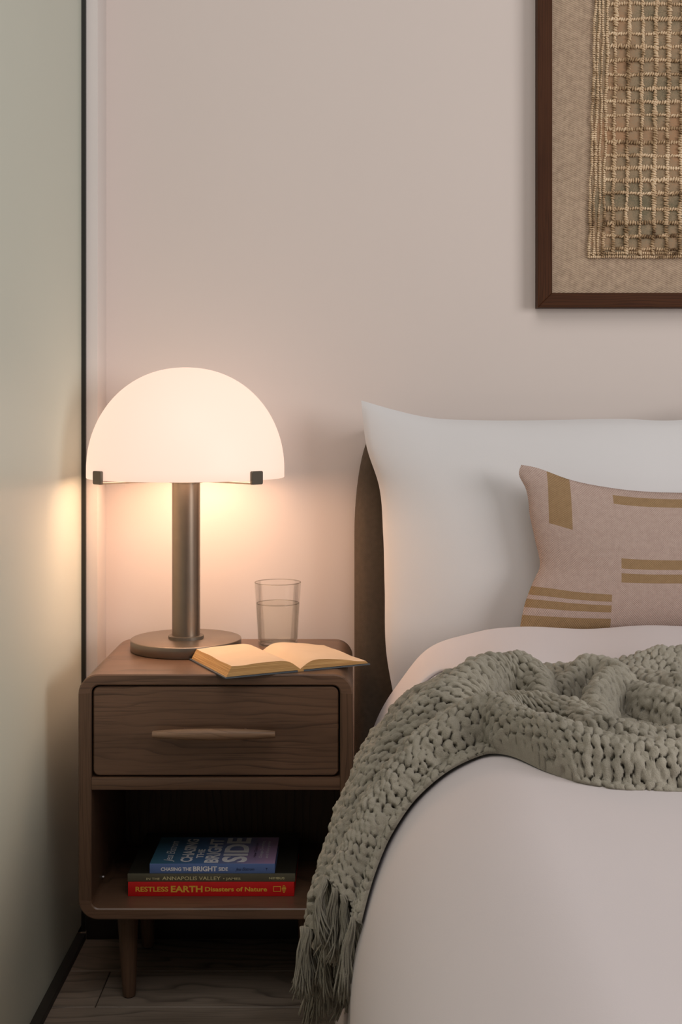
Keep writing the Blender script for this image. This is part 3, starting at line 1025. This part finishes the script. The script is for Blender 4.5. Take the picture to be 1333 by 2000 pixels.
# inset each row along the outline normal
O = np.array(outline)
T = np.gradient(O, axis=0); T /= np.linalg.norm(T, axis=1)[:, None]
Nn = np.c_[T[:, 1], -T[:, 0]]
for ins, yy in rows:
    for p, q in zip(O, Nn):
        vs_.append((p[0] + q[0] * ins, yy, p[1] + q[1] * ins + EYE))
m = len(outline)
fs_ = grid_faces(len(rows), m, True)
fs_.append(tuple(range(m))); fs_.append(tuple((len(rows) - 1) * m + k for k in range(m))[::-1])
hb = mesh('headboard', vs_, fs_, M['headboard'], bed); flat_then_smooth(hb, 60)
box('bed_base', W((0.10, 0.62, -0.98)), W((1.55, 2.695, -0.80)), M['bed_base'], bed, bevel=0.015)
for lx in (0.16, 1.46):
    for ly in (0.75, 2.55):
        lv, lf = tube_geo([(lx, ly, 0.0), (lx, ly, EYE - 0.978)], [0.018, 0.024], 16)
        mesh('leg', lv, lf, M['wood_dark'], bed)
mat_ = box('mattress', W((0.11, 0.64, -0.797)), W((1.55, 2.690, -0.585)), M['mattress'], bevel=0.05, seg=4)
tag(mat_, 'white mattress under the duvet, seen by the headboard', 'mattress')

# ------------------------------------------------------------------ duvet surface (also carries the throw)
ZC = np.polyfit([0.5, 1.0, 1.4, 1.8, 2.1, 2.42], [-.545, -.515, -.497, -.474, -.446, -.408], 3)
zt = lambda d: np.polyval(ZC, d)


def xs(d):                       # side of the duvet: tucked in by the nightstand, fuller towards the foot
    t = np.clip((d - 2.14) / 0.18, 0, 1); t = t * t * (3 - 2 * t)
    return -0.004 + 0.036 * t


EA, EB = 0.245, 0.290
th_ = np.linspace(0, math.pi / 2, 400)
ex = EA * (1 - np.sin(th_)); ez = -EB * (1 - np.cos(th_))
es = np.r_[0, np.cumsum(np.hypot(np.diff(ex), np.diff(ez)))]
S1 = 0.80 - EA
_dn = np.linspace(0.002, 0.5, 200)
TS = np.r_[-1.0, S1 + es, S1 + es[-1] + _dn]
TX = np.r_[0.80 + 1.0, ex, -0.10 * _dn ** 1.6]
TZ = np.r_[0.0, ez, -EB - _dn]
SEND = S1 + es[-1]


def surf(s, d):
    X_ = np.interp(s, TS, TX) + xs(d)
    Z_ = np.interp(s, TS, TZ) + zt(d)
    return np.stack([X_, d + 0 * X_, Z_], -1)


def smooth_noise(A, B, comps, seed):
    r = np.random.default_rng(seed)
    out = np.zeros_like(A)
    for f, amp in comps:
        for _ in range(4):
            a = r.uniform(0, 2 * math.pi); p = r.uniform(0, 6.28)
            out += amp * 0.5 * np.sin(f * (A * math.cos(a) + B * math.sin(a)) + p)
    return out


def normals(P):
    a = np.gradient(P, axis=0); b_ = np.gradient(P, axis=1)
    n_ = np.cross(a, b_)
    return n_ / (np.linalg.norm(n_, axis=-1, keepdims=True) + 1e-12)


def duvet_grid(s_arr, d_arr, head, lift=0.0):
    S, D = np.meshgrid(s_arr, d_arr, indexing='ij') if s_arr.ndim == 1 else (s_arr, d_arr)
    Dc = np.minimum(D, head)
    P = surf(S, Dc)
    n_ = normals(surf(S, D))
    if n_[2, 2, 2] < 0: n_ = -n_
    w = smooth_noise(S, D, [(5, 0.0045), (11, 0.0022)], 3)
    w += 0.0022 * np.sin(S * 30 + 5 * D) * np.clip((D - 1.9) / 0.5, 0, 1)
    P = P + n_ * (w + lift)[..., None]
    # round over the head end
    R = 0.055
    tau = np.clip((D - head) / R, 0, 1.6)
    a = np.minimum(tau, 1.0) * math.pi / 2
    P[..., 1] = Dc + np.where(D > head, np.sin(a) * R * 0.7, 0)
    drop = np.where(D > head, (1 - np.cos(a)) * R + np.maximum(tau - 1, 0) * R, 0)
    P = P - n_ * drop[..., None]
    # round over the foot end
    foot = 0.66
    f = np.clip((foot + 0.12 - D) / 0.12, 0, 1)
    P[..., 2] -= 0.15 * (1 - np.sqrt(1 - np.minimum(f, 0.999) ** 2))
    return P


sa = np.linspace(-0.72, SEND + 0.33, 190)
da = np.r_[np.linspace(0.66, 2.0, 110), np.linspace(2.006, 2.405, 55), np.linspace(2.409, 2.49, 20)]
P = duvet_grid(sa, da, 2.405)
v = P.reshape(-1, 3); v = np.c_[v[:, 0], v[:, 1], v[:, 2] + EYE]
dv = mesh('duvet', v, grid_faces(len(sa), len(da)), M['duvet'], loc=W((0.75, 1.5, -0.56)))
tag(dv, 'smooth white duvet draped over the bed under the throw', 'duvet')
so = dv.modifiers.new('thickness', 'SOLIDIFY'); so.thickness = 0.02; so.offset = -1
# turned-back top edge of the duvet
sa2 = np.linspace(-0.70, SEND + 0.10, 150)
tt = np.r_[np.linspace(0, 1, 40) * 0.6, 0.6 + 0.4 * np.linspace(0.02, 1, 24)]
def fold_edge(s):
    t = np.clip((s - 0.58) / 0.10, 0, 1); t = t * t * (3 - 2 * t)
    return 2.165 + 0.105 * t


S = sa2[:, None] + 0 * tt[None]
E0 = fold_edge(S)
D = np.where(tt[None] < 0.6, E0 + (2.404 - E0) * tt[None] / 0.6, 2.404 + 0.081 * (tt[None] - 0.6) / 0.4)
P = duvet_grid(S, D, 2.405, 0.0)
n_ = normals(P); n_ = n_ if n_[5, 5, 2] > 0 else -n_
edge = np.clip((D - E0) / 0.02, 0, 1) ** 0.5
P = P + n_ * (0.003 + 0.006 * edge + 0.0018 * np.sin(S * 21 + 3 * np.sin(9 * S)))[..., None]
v = P.reshape(-1, 3); v = np.c_[v[:, 0], v[:, 1], v[:, 2] + EYE]
fo = mesh('turned_back_edge', v, grid_faces(len(sa2), len(tt)), M['duvet'], dv)
so = fo.modifiers.new('thickness', 'SOLIDIFY'); so.thickness = 0.006; so.offset = -1


# ------------------------------------------------------------------ pillows (Coons patch outline, stuffed front and back)
def curve_pts(keys, n):
    k = np.array(keys, float)
    t = np.linspace(0, 1, n)
    out = []
    for c in range(1, k.shape[1]):
        # smooth cubic through the keys
        x, y_ = k[:, 0], k[:, c]
        m_ = np.gradient(y_, x)
        i = np.clip(np.searchsorted(x, t) - 1, 0, len(x) - 2)
        h = x[i + 1] - x[i]; u = (t - x[i]) / h
        out.append((2 * u ** 3 - 3 * u ** 2 + 1) * y_[i] + (u ** 3 - 2 * u ** 2 + u) * h * m_[i] + (-2 * u ** 3 + 3 * u ** 2) * y_[i + 1] + (u ** 3 - u ** 2) * h * m_[i + 1])
    return np.stack(out, -1)


def coons(left, right, bottom, top, nu, nv):
    """each edge: keys (t, x, z); returns (nu, nv, 2)"""
    L, R = curve_pts(left, nv), curve_pts(right, nv)
    B, T_ = curve_pts(bottom, nu), curve_pts(top, nu)
    u = np.linspace(0, 1, nu)[:, None, None]; v_ = np.linspace(0, 1, nv)[None, :, None]
    P = (1 - u) * L[None] + u * R[None] + (1 - v_) * B[:, None] + v_ * T_[:, None]
    P -= (1 - u) * (1 - v_) * L[0] + u * (1 - v_) * R[0] + (1 - u) * v_ * L[-1] + u * v_ * R[-1]
    return P


def pillow(name, edges, depth_fn, front, back, mat, nu, nv, loc, wr, seed, pw=(2.4, 0.62), uspan=None):
    P2 = coons(*edges, nu, nv)
    u = np.linspace(-1, 1, nu)[:, None]; v_ = np.linspace(-1, 1, nv)[None, :]
    sh = ((1 - np.abs(u) ** pw[0]) * (1 - np.abs(v_) ** pw[0])) ** pw[1]
    yc = depth_fn(P2[..., 1])
    w = smooth_noise(P2[..., 0], P2[..., 1], wr, seed) * np.minimum(sh * 2, 1)
    F = np.stack([P2[..., 0], yc - front * sh + w, P2[..., 1] + EYE], -1).reshape(-1, 3)
    Bk = np.stack([P2[..., 0], yc + back * sh, P2[..., 1] + EYE], -1).reshape(-1, 3)
    f1 = grid_faces(nu, nv)
    f2 = [tuple(q + nu * nv for q in f[::-1]) for f in f1]
    uu = np.stack(np.meshgrid(np.linspace(0, 1, nu), np.linspace(0, 1, nv), indexing='ij'), -1)
    if uspan: uu[..., 0] = (P2[..., 0] - uspan[0]) / uspan[1]      # pattern bars stay upright
    uu = uu.reshape(-1, 2)
    o = mesh(name, np.r_[F, Bk], f1 + f2, mat, None, loc, uv=np.r_[uu, uu], weld=True)
    flat_then_smooth(o, 75)
    return o


PX = lambda p, d: (p - 685) * d / 2500
PZ = lambda q, d: (805 - q) * d / 2500
dtop, dbot = 2.650, 2.600
pd = lambda z: dbot + (z + 0.55) / 0.57 * (dtop - dbot)
left = [(0, PX(768, 2.60), PZ(1352, 2.60)), (0.10, PX(757, 2.60), PZ(1290, 2.60)), (0.35, PX(752, 2.61), PZ(1150, 2.61)), (0.55, PX(749, 2.62), PZ(1045, 2.62)),
        (0.72, PX(741, 2.63), PZ(950, 2.63)), (0.86, PX(716, 2.64), PZ(870, 2.64)), (1, PX(706, 2.65), PZ(782, 2.65))]
rx = 0.86
right = [(0, rx, -0.57), (0.5, rx - 0.03, -0.28), (1, rx + 0.03, 0.02)]
bottom = [(0, left[0][1], left[0][2]), (0.2, 0.24, -0.575), (0.5, 0.45, -0.58), (1, rx, -0.57)]
top = [(0, left[-1][1], left[-1][2]), (0.09, PX(772, 2.65), PZ(801, 2.65)), (0.2, PX(850, 2.65), PZ(817, 2.65)), (0.3, PX(930, 2.65), PZ(820.5, 2.65)), (0.6, PX(1200, 2.65), PZ(818, 2.65)), (0.85, 0.72, -0.012), (1, rx + 0.03, 0.02)]
pl1 = pillow('bed_pillow', (left, right, bottom, top), pd, 0.085, 0.035, M['cotton'], 110, 80, W((0.45, 2.60, -0.57)), [(9, 0.003), (17, 0.0014)], 11)
tag(pl1, 'large white pillow standing against the taupe headboard', 'pillow')

dl = 2.462
ld = lambda z: dl + (z + 0.42) * 0.10
left = [(0, PX(1014, dl), PZ(1238, dl)), (0.12, PX(1025, dl), PZ(1185, dl)), (0.26, PX(1043, dl), PZ(1138, dl)), (0.37, PX(1057, dl), PZ(1106, dl)), (0.50, PX(1049, dl), PZ(1060, dl)),
        (0.68, PX(1039, dl), PZ(1010, dl)), (0.86, PX(1031, dl), PZ(955, dl)), (0.95, PX(1018, dl), PZ(925, dl)), (1, PX(1023, dl), PZ(909, dl))]
rx = 0.93
right = [(0, rx, -0.43), (0.4, rx - 0.04, -0.29), (1, rx, -0.10)]
bottom = [(0, left[0][1], left[0][2]), (0.3, 0.50, -0.424), (0.6, 0.68, -0.42), (1, rx, -0.43)]
top = [(0, left[-1][1], left[-1][2]), (0.05, PX(1050, dl), PZ(914, dl)), (0.15, PX(1118, dl), PZ(938, dl)), (0.28, PX(1200, dl), PZ(954.5, dl)), (0.5, PX(1333, dl), PZ(964, dl)), (0.8, 0.81, -0.145), (1, rx, -0.10)]
cu = pillow('lumbar_cushion', (left, right, bottom, top), ld, 0.052, 0.048, M['cushion'], 110, 70, W((0.62, 2.46, -0.44)), [(14, 0.0016), (30, 0.0008)], 5, (2.2, 0.6), (PX(1016, dl), 0.62))
tag(cu, 'small pink beige lumbar cushion with ochre woven bars', 'cushion')

# ------------------------------------------------------------------ sage throw
RIDGES = [   # (arc position across the bed, depth, height, half width) along each fold crest
    [(1.05, 1.87, .048, .040), (0.97, 1.88, .048, .040), (0.90, 1.90, .050, .040), (0.825, 1.95, .040, .040), (0.77, 2.02, .036, .040), (0.706, 2.04, .026, .042), (0.649, 2.085, .016, .036), (0.598, 2.11, .012, .034), (0.559, 2.118, .012, .032),
     (0.502, 2.095, .013, .030), (0.446, 2.080, .017, .030), (0.384, 2.058, .021, .030), (0.328, 2.022, .023, .030), (0.282, 1.975, .024, .030), (0.20, 1.93, .024, .030), (0.05, 1.95, .024, .04), (-0.2, 1.93, .024, .04)],
    [(0.364, 2.12, .008, .03), (0.297, 2.15, .012, .035), (0.231, 2.165, .013, .04), (0.1, 2.16, .013, .04), (-0.2, 2.15, .013, .04)],
    [(1.05, 1.78, .056, .032), (0.97, 1.785, .056, .032), (0.90, 1.800, .056, .032), (0.82, 1.855, .050, .030), (0.778, 1.885, .046, .031), (0.728, 1.912, .042, .033), (0.676, 1.930, .040, .034), (0.622, 1.945, .040, .042), (0.574, 1.995, .042, .042), (0.534, 2.005, .042, .036), (0.508, 1.974, .036, .030), (0.505, 1.925, .026, .026)],
    [(0.97, 1.685, .056, .032), (0.90, 1.69, .056, .032), (0.851, 1.735, .050, .031), (0.769, 1.795, .040, .031), (0.711, 1.822, .030, .032), (0.654, 1.838, .028, .032), (0.609, 1.848, .030, .030), (0.583, 1.840, .034, .026), (0.565, 1.785, .034, .024), (0.533, 1.735, .032, .026), (0.493, 1.690, .030, .028), (0.439, 1.668, .028, .030), (0.375, 1.660, .028, .032), (0.2, 1.66, .028, .034), (-0.2, 1.68, .028, .034)],
    [(0.558, 1.883, .024, .026), (0.516, 1.867, .028, .028), (0.478, 1.83, .030, .028), (0.46, 1.767, .028, .026), (0.413, 1.735, .026, .026), (0.349, 1.734, .024, .026), (0.2, 1.76, .024, .03), (-0.2, 1.78, .024, .03)],
    [(0.469, 1.971, .022, .022), (0.427, 2.029, .032, .026), (0.396, 2.018, .036, .026), (0.382, 1.97, .036, .026), (0.42, 1.92, .036, .026), (0.446, 1.847, .032, .024), (0.444, 1.79, .024, .022)],
    [(0.38, 1.977, .024, .024), (0.348, 1.913, .028, .028), (0.313, 1.865, .028, .028), (0.25, 1.83, .028, .028), (0.0, 1.86, .028, .03), (-0.2, 1.85, .02, .03)],
    [(0.735, 2.00, .016, .022), (0.661, 2.03, .022, .024), (0.615, 2.055, .022, .022), (0.574, 2.08, .018, .022)],
]
FRONT = np.array([(-0.3, 1.63), (0.2, 1.612), (0.30, 1.612), (0.37, 1.615), (0.455, 1.628), (0.50, 1.655), (0.54, 1.705), (0.572, 1.765), (0.60, 1.790), (0.63, 1.787), (0.665, 1.782), (0.727, 1.765), (0.78, 1.735), (0.827, 1.69), (0.856, 1.655), (0.90, 1.62), (1.08, 1.60)])
BACK = np.array([(-0.3, 2.25), (0.0, 2.25), (0.23, 2.215), (0.36, 2.15), (0.45, 2.135), (0.525, 2.155), (0.576, 2.165), (0.626, 2.15), (0.67, 2.125), (0.71, 2.10), (0.754, 2.075), (0.81, 2.03), (0.843, 2.00), (0.90, 1.965), (1.08, 1.92)])
SE = np.array([(0, .862), (.15, .850), (.28, .858), (.40, .925), (.55, .945), (.70, 1.00), (.85, 1.01), (1, .99)])


def smooth_interp(x, tab, sig):
    f = np.linspace(tab[0, 0], tab[-1, 0], 900)
    y_ = np.interp(f, tab[:, 0], tab[:, 1])
    k = int(sig / (f[1] - f[0])); k = max(k, 1)
    ker = np.hanning(2 * k + 1); ker /= ker.sum()
    y_ = np.convolve(np.pad(y_, k, mode='edge'), ker, mode='valid')
    return np.interp(x, f, y_)


NA, NB = 900, 480
A = np.linspace(0, 1, NA)[:, None] + np.zeros((1, NB))
B = np.linspace(0, 1, NB)[None, :] + np.zeros((NA, 1))
s_end = smooth_interp(B, SE, 0.05)
S = -0.16 + A * (s_end + 0.16)
fr, bk = smooth_interp(S, FRONT, 0.02), smooth_interp(S, BACK, 0.02)
D = fr + (bk - fr) * B


def fold_height(S, D):
    tot = np.zeros_like(S)
    for rid in RIDGES:
        R = np.array(rid)
        best = np.full(S.shape, 0.0)
        for p, q in zip(R[:-1], R[1:]):
            d0 = q[:2] - p[:2]
            L2 = max(d0.dot(d0), 1e-9)
            t = np.clip(((S - p[0]) * d0[0] + (D - p[1]) * d0[1]) / L2, 0, 1)
            dist = np.hypot(S - p[0] - t * d0[0], D - p[1] - t * d0[1])
            h = p[2] + t * (q[2] - p[2]); w = (p[3] + t * (q[3] - p[3])) * 1.06
            q_ = np.clip(1 - (dist / w) ** 2, 0, 1)
            best = np.maximum(best, h * (0.75 * np.sqrt(q_) + 0.25 * q_))
        tot += best ** 6
    return tot ** (1 / 6)


hgt = fold_height(S, D)
ker = np.hanning(9)[1:-1]; ker /= ker.sum()
for ax in (0, 1):
    pad = np.pad(hgt, [(3, 3) if ax == i else (0, 0) for i in (0, 1)], mode='edge')
    hgt = np.apply_along_axis(lambda r: np.convolve(r, ker, mode='valid'), ax, pad)
sd = np.clip((S - 0.62) / 0.20, 0, 1); sd = sd * sd * (3 - 2 * sd)
hgt *= 1.70 - 0.86 * sd
hgt += smooth_noise(S, D, [(38, 0.0022), (75, 0.0012)], 21)
edge = np.minimum(D - fr, bk - D)
ef = np.clip(edge / 0.028, 0, 1); ef = np.sqrt(np.clip(ef * (2 - ef), 0, 1))
fe = np.clip((D - fold_edge(S) + 0.03) / 0.03, 0, 1)
base = 0.011 + 0.009 * fe * fe * (3 - 2 * fe)
P0 = surf(S, D)
nb = normals(P0)
if nb[NA // 4, NB // 2, 2] < 0: nb = -nb
fold = P0 + nb * ((base + np.maximum(hgt, 0)) * (0.45 + 0.55 * ef))[..., None]
nf = normals(fold)
if nf[NA // 4, NB // 2, 2] < 0: nf = -nf
# cloth coordinates close to arc length (least squares), so the waffle cells keep their size over the folds


def least_squares_coord(gs, gd, wa, wb):
    """scalar field whose index differences best match gs (rows) and gd (columns)"""
    n, m = gs.shape[0] + 1, gs.shape[1]
    div = np.zeros((n, m))
    div[:-1] += gs * wa; div[1:] -= gs * wa
    div[:, :-1] += gd * wb; div[:, 1:] -= gd * wb
    ext = np.concatenate([div, div[::-1]], 0); ext = np.concatenate([ext, ext[:, ::-1]], 1)
    F = np.fft.fft2(ext)
    ka = 2 - 2 * np.cos(2 * np.pi * np.arange(2 * n) / (2 * n)); kb = 2 - 2 * np.cos(2 * np.pi * np.arange(2 * m) / (2 * m))
    den = wa * ka[:, None] + wb * kb[None]
    den[0, 0] = 1.0
    F = -F / den
    F[0, 0] = 0
    return np.real(np.fft.ifft2(F))[:n, :m]


ls_ = np.linalg.norm(np.diff(fold, axis=0), axis=2); ld_ = np.linalg.norm(np.diff(fold, axis=1), axis=2)
wa_, wb_ = 1 / np.mean(ls_) ** 2, 1 / np.mean(ld_) ** 2
wa_, wb_ = wa_ / wb_, 1.0
cs = least_squares_coord(ls_, np.zeros_like(ld_), wa_, wb_)
cd = least_squares_coord(np.zeros_like(ls_), ld_, wa_, wb_)
cs += smooth_noise(S, D, [(60, 0.0010)], 31); cd += smooth_noise(S, D, [(60, 0.0010)], 32)
PT = 0.0158
rowf = cd / (PT * 0.82)
best = np.full(S.shape, 9.0); second = np.full(S.shape, 9.0); cell_id = np.zeros(S.shape)
for dr_ in (-1, 0, 1):
    rw_ = np.round(rowf) + dr_
    off = 0.5 * np.mod(rw_, 2)
    for dc_ in (-1, 0, 1):
        ccx = np.round(cs / PT - off) + off + dc_
        jx = 0.15 * np.sin(ccx * 12.9898 + rw_ * 78.233); jy = 0.15 * np.sin(ccx * 39.35 + rw_ * 11.13)
        dist = np.hypot(cs / PT - ccx - jx, (rowf - rw_ - jy) * 0.82)
        nearer = dist < best
        second = np.where(nearer, best, np.minimum(second, dist))
        cell_id = np.where(nearer, np.sin(ccx * 3.7 + rw_ * 5.3), cell_id)
        best = np.where(nearer, dist, best)
puff = np.clip(1 - (best / 0.60) ** 2.6, 0, 1)
hole = np.clip((best - 0.500 - 0.015 * cell_id) / 0.055, 0, 1)
disp = 0.0036 * puff * (1 + 0.28 * cell_id) - 0.0100 * hole
disp += smooth_noise(S, D, [(150, 0.0010), (300, 0.0010), (520, 0.0007), (900, 0.0004)], 41)
ef2 = np.clip(np.minimum(edge / 0.006, 1), 0, 1)
TH = fold + nf * (disp * (0.5 + 0.5 * ef2))[..., None]
# never sink below the duvet
below = ((TH - P0) * nb).sum(-1)
TH = TH + nb * np.maximum(0.0050 - below, 0)[..., None]
# the two long edges and the end turn down to the duvet
low = P0 + nb * 0.0012
rim0 = low[:, 0] + (P0[:, 3] - P0[:, 0]); rim1 = low[:, -1] + (P0[:, -4] - P0[:, -1])
TR = np.concatenate([rim0[:, None], TH, rim1[:, None]], axis=1)
endrow = np.concatenate([rim0[-1:], TH[-1] - nb[-1] * 0.005, rim1[-1:]], axis=0)
TR = np.concatenate([TR, endrow[None]], axis=0)
v = TR.reshape(-1, 3)
v = np.c_[v[:, 0], v[:, 1], v[:, 2] + EYE]
thr = empty('throw_blanket', W((0.4, 1.9, -0.46)), 'rumpled sage grey waffle knit throw with fringe across the duvet', 'blanket')
cloth = mesh('knitted_cloth', v, grid_faces(NA + 1, NB + 2), M['throw'], thr)

# fringe: bundles of loose yarn hanging from the end of the cloth
r = np.random.default_rng(5)
NT = 44
for k in range(NT):
    b_ = (k + 0.5) / NT
    j = int(b_ * (NB - 1))
    root = TH[NA - 2, j]; nn = nb[NA - 2, j]
    length = r.uniform(0.070, 0.105)
    lean = np.array([r.normal(0.03, 0.07), r.normal(0, 0.10), -1.0]); lean /= np.linalg.norm(lean)
    swing = r.uniform(-0.016, 0.016); ph = r.uniform(0, 6.28)
    vs_, fs_ = [], []
    for q in range(34):
        a, rad = r.uniform(0, 6.28), 0.0072 * math.sqrt(r.uniform(0, 1))
        o0 = np.array([math.cos(a) * rad, math.sin(a) * rad, 0])
        ln = length * r.uniform(0.78, 1.08)
        spread = r.normal(0, 0.0045, 2)
        wav, wp = r.uniform(0.0006, 0.0034), r.uniform(0, 6.28)
        pts = []
        for t in np.linspace(0, 1, 9):
            p = root + nn * 0.001 + o0 * (0.45 + 0.75 * t) + lean * ln * t
            p = p + np.array([spread[0] * t * t, spread[1] * t * t, 0])
            p = p + np.array([math.cos(ph), math.sin(ph), 0]) * swing * math.sin(t * 2.6)
            p = p + np.array([math.cos(wp), math.sin(wp), 0]) * wav * math.sin(t * 11 + wp)
            if p[0] > root[0] + 0.02: p[0] = root[0] + 0.02
            pts.append(p)
        tv, tf = tube_geo(pts, [0.00125] * 8 + [0.0008], 4)
        o0_ = len(vs_) and sum(len(x) for x in vs_)
        fs_ += [tuple(i + o0_ for i in f) for f in tf]
        vs_.append(tv)
    tv = np.concatenate(vs_)
    mesh('tassel', np.c_[tv[:, 0], tv[:, 1], tv[:, 2] + EYE], fs_, M['throw'], thr)
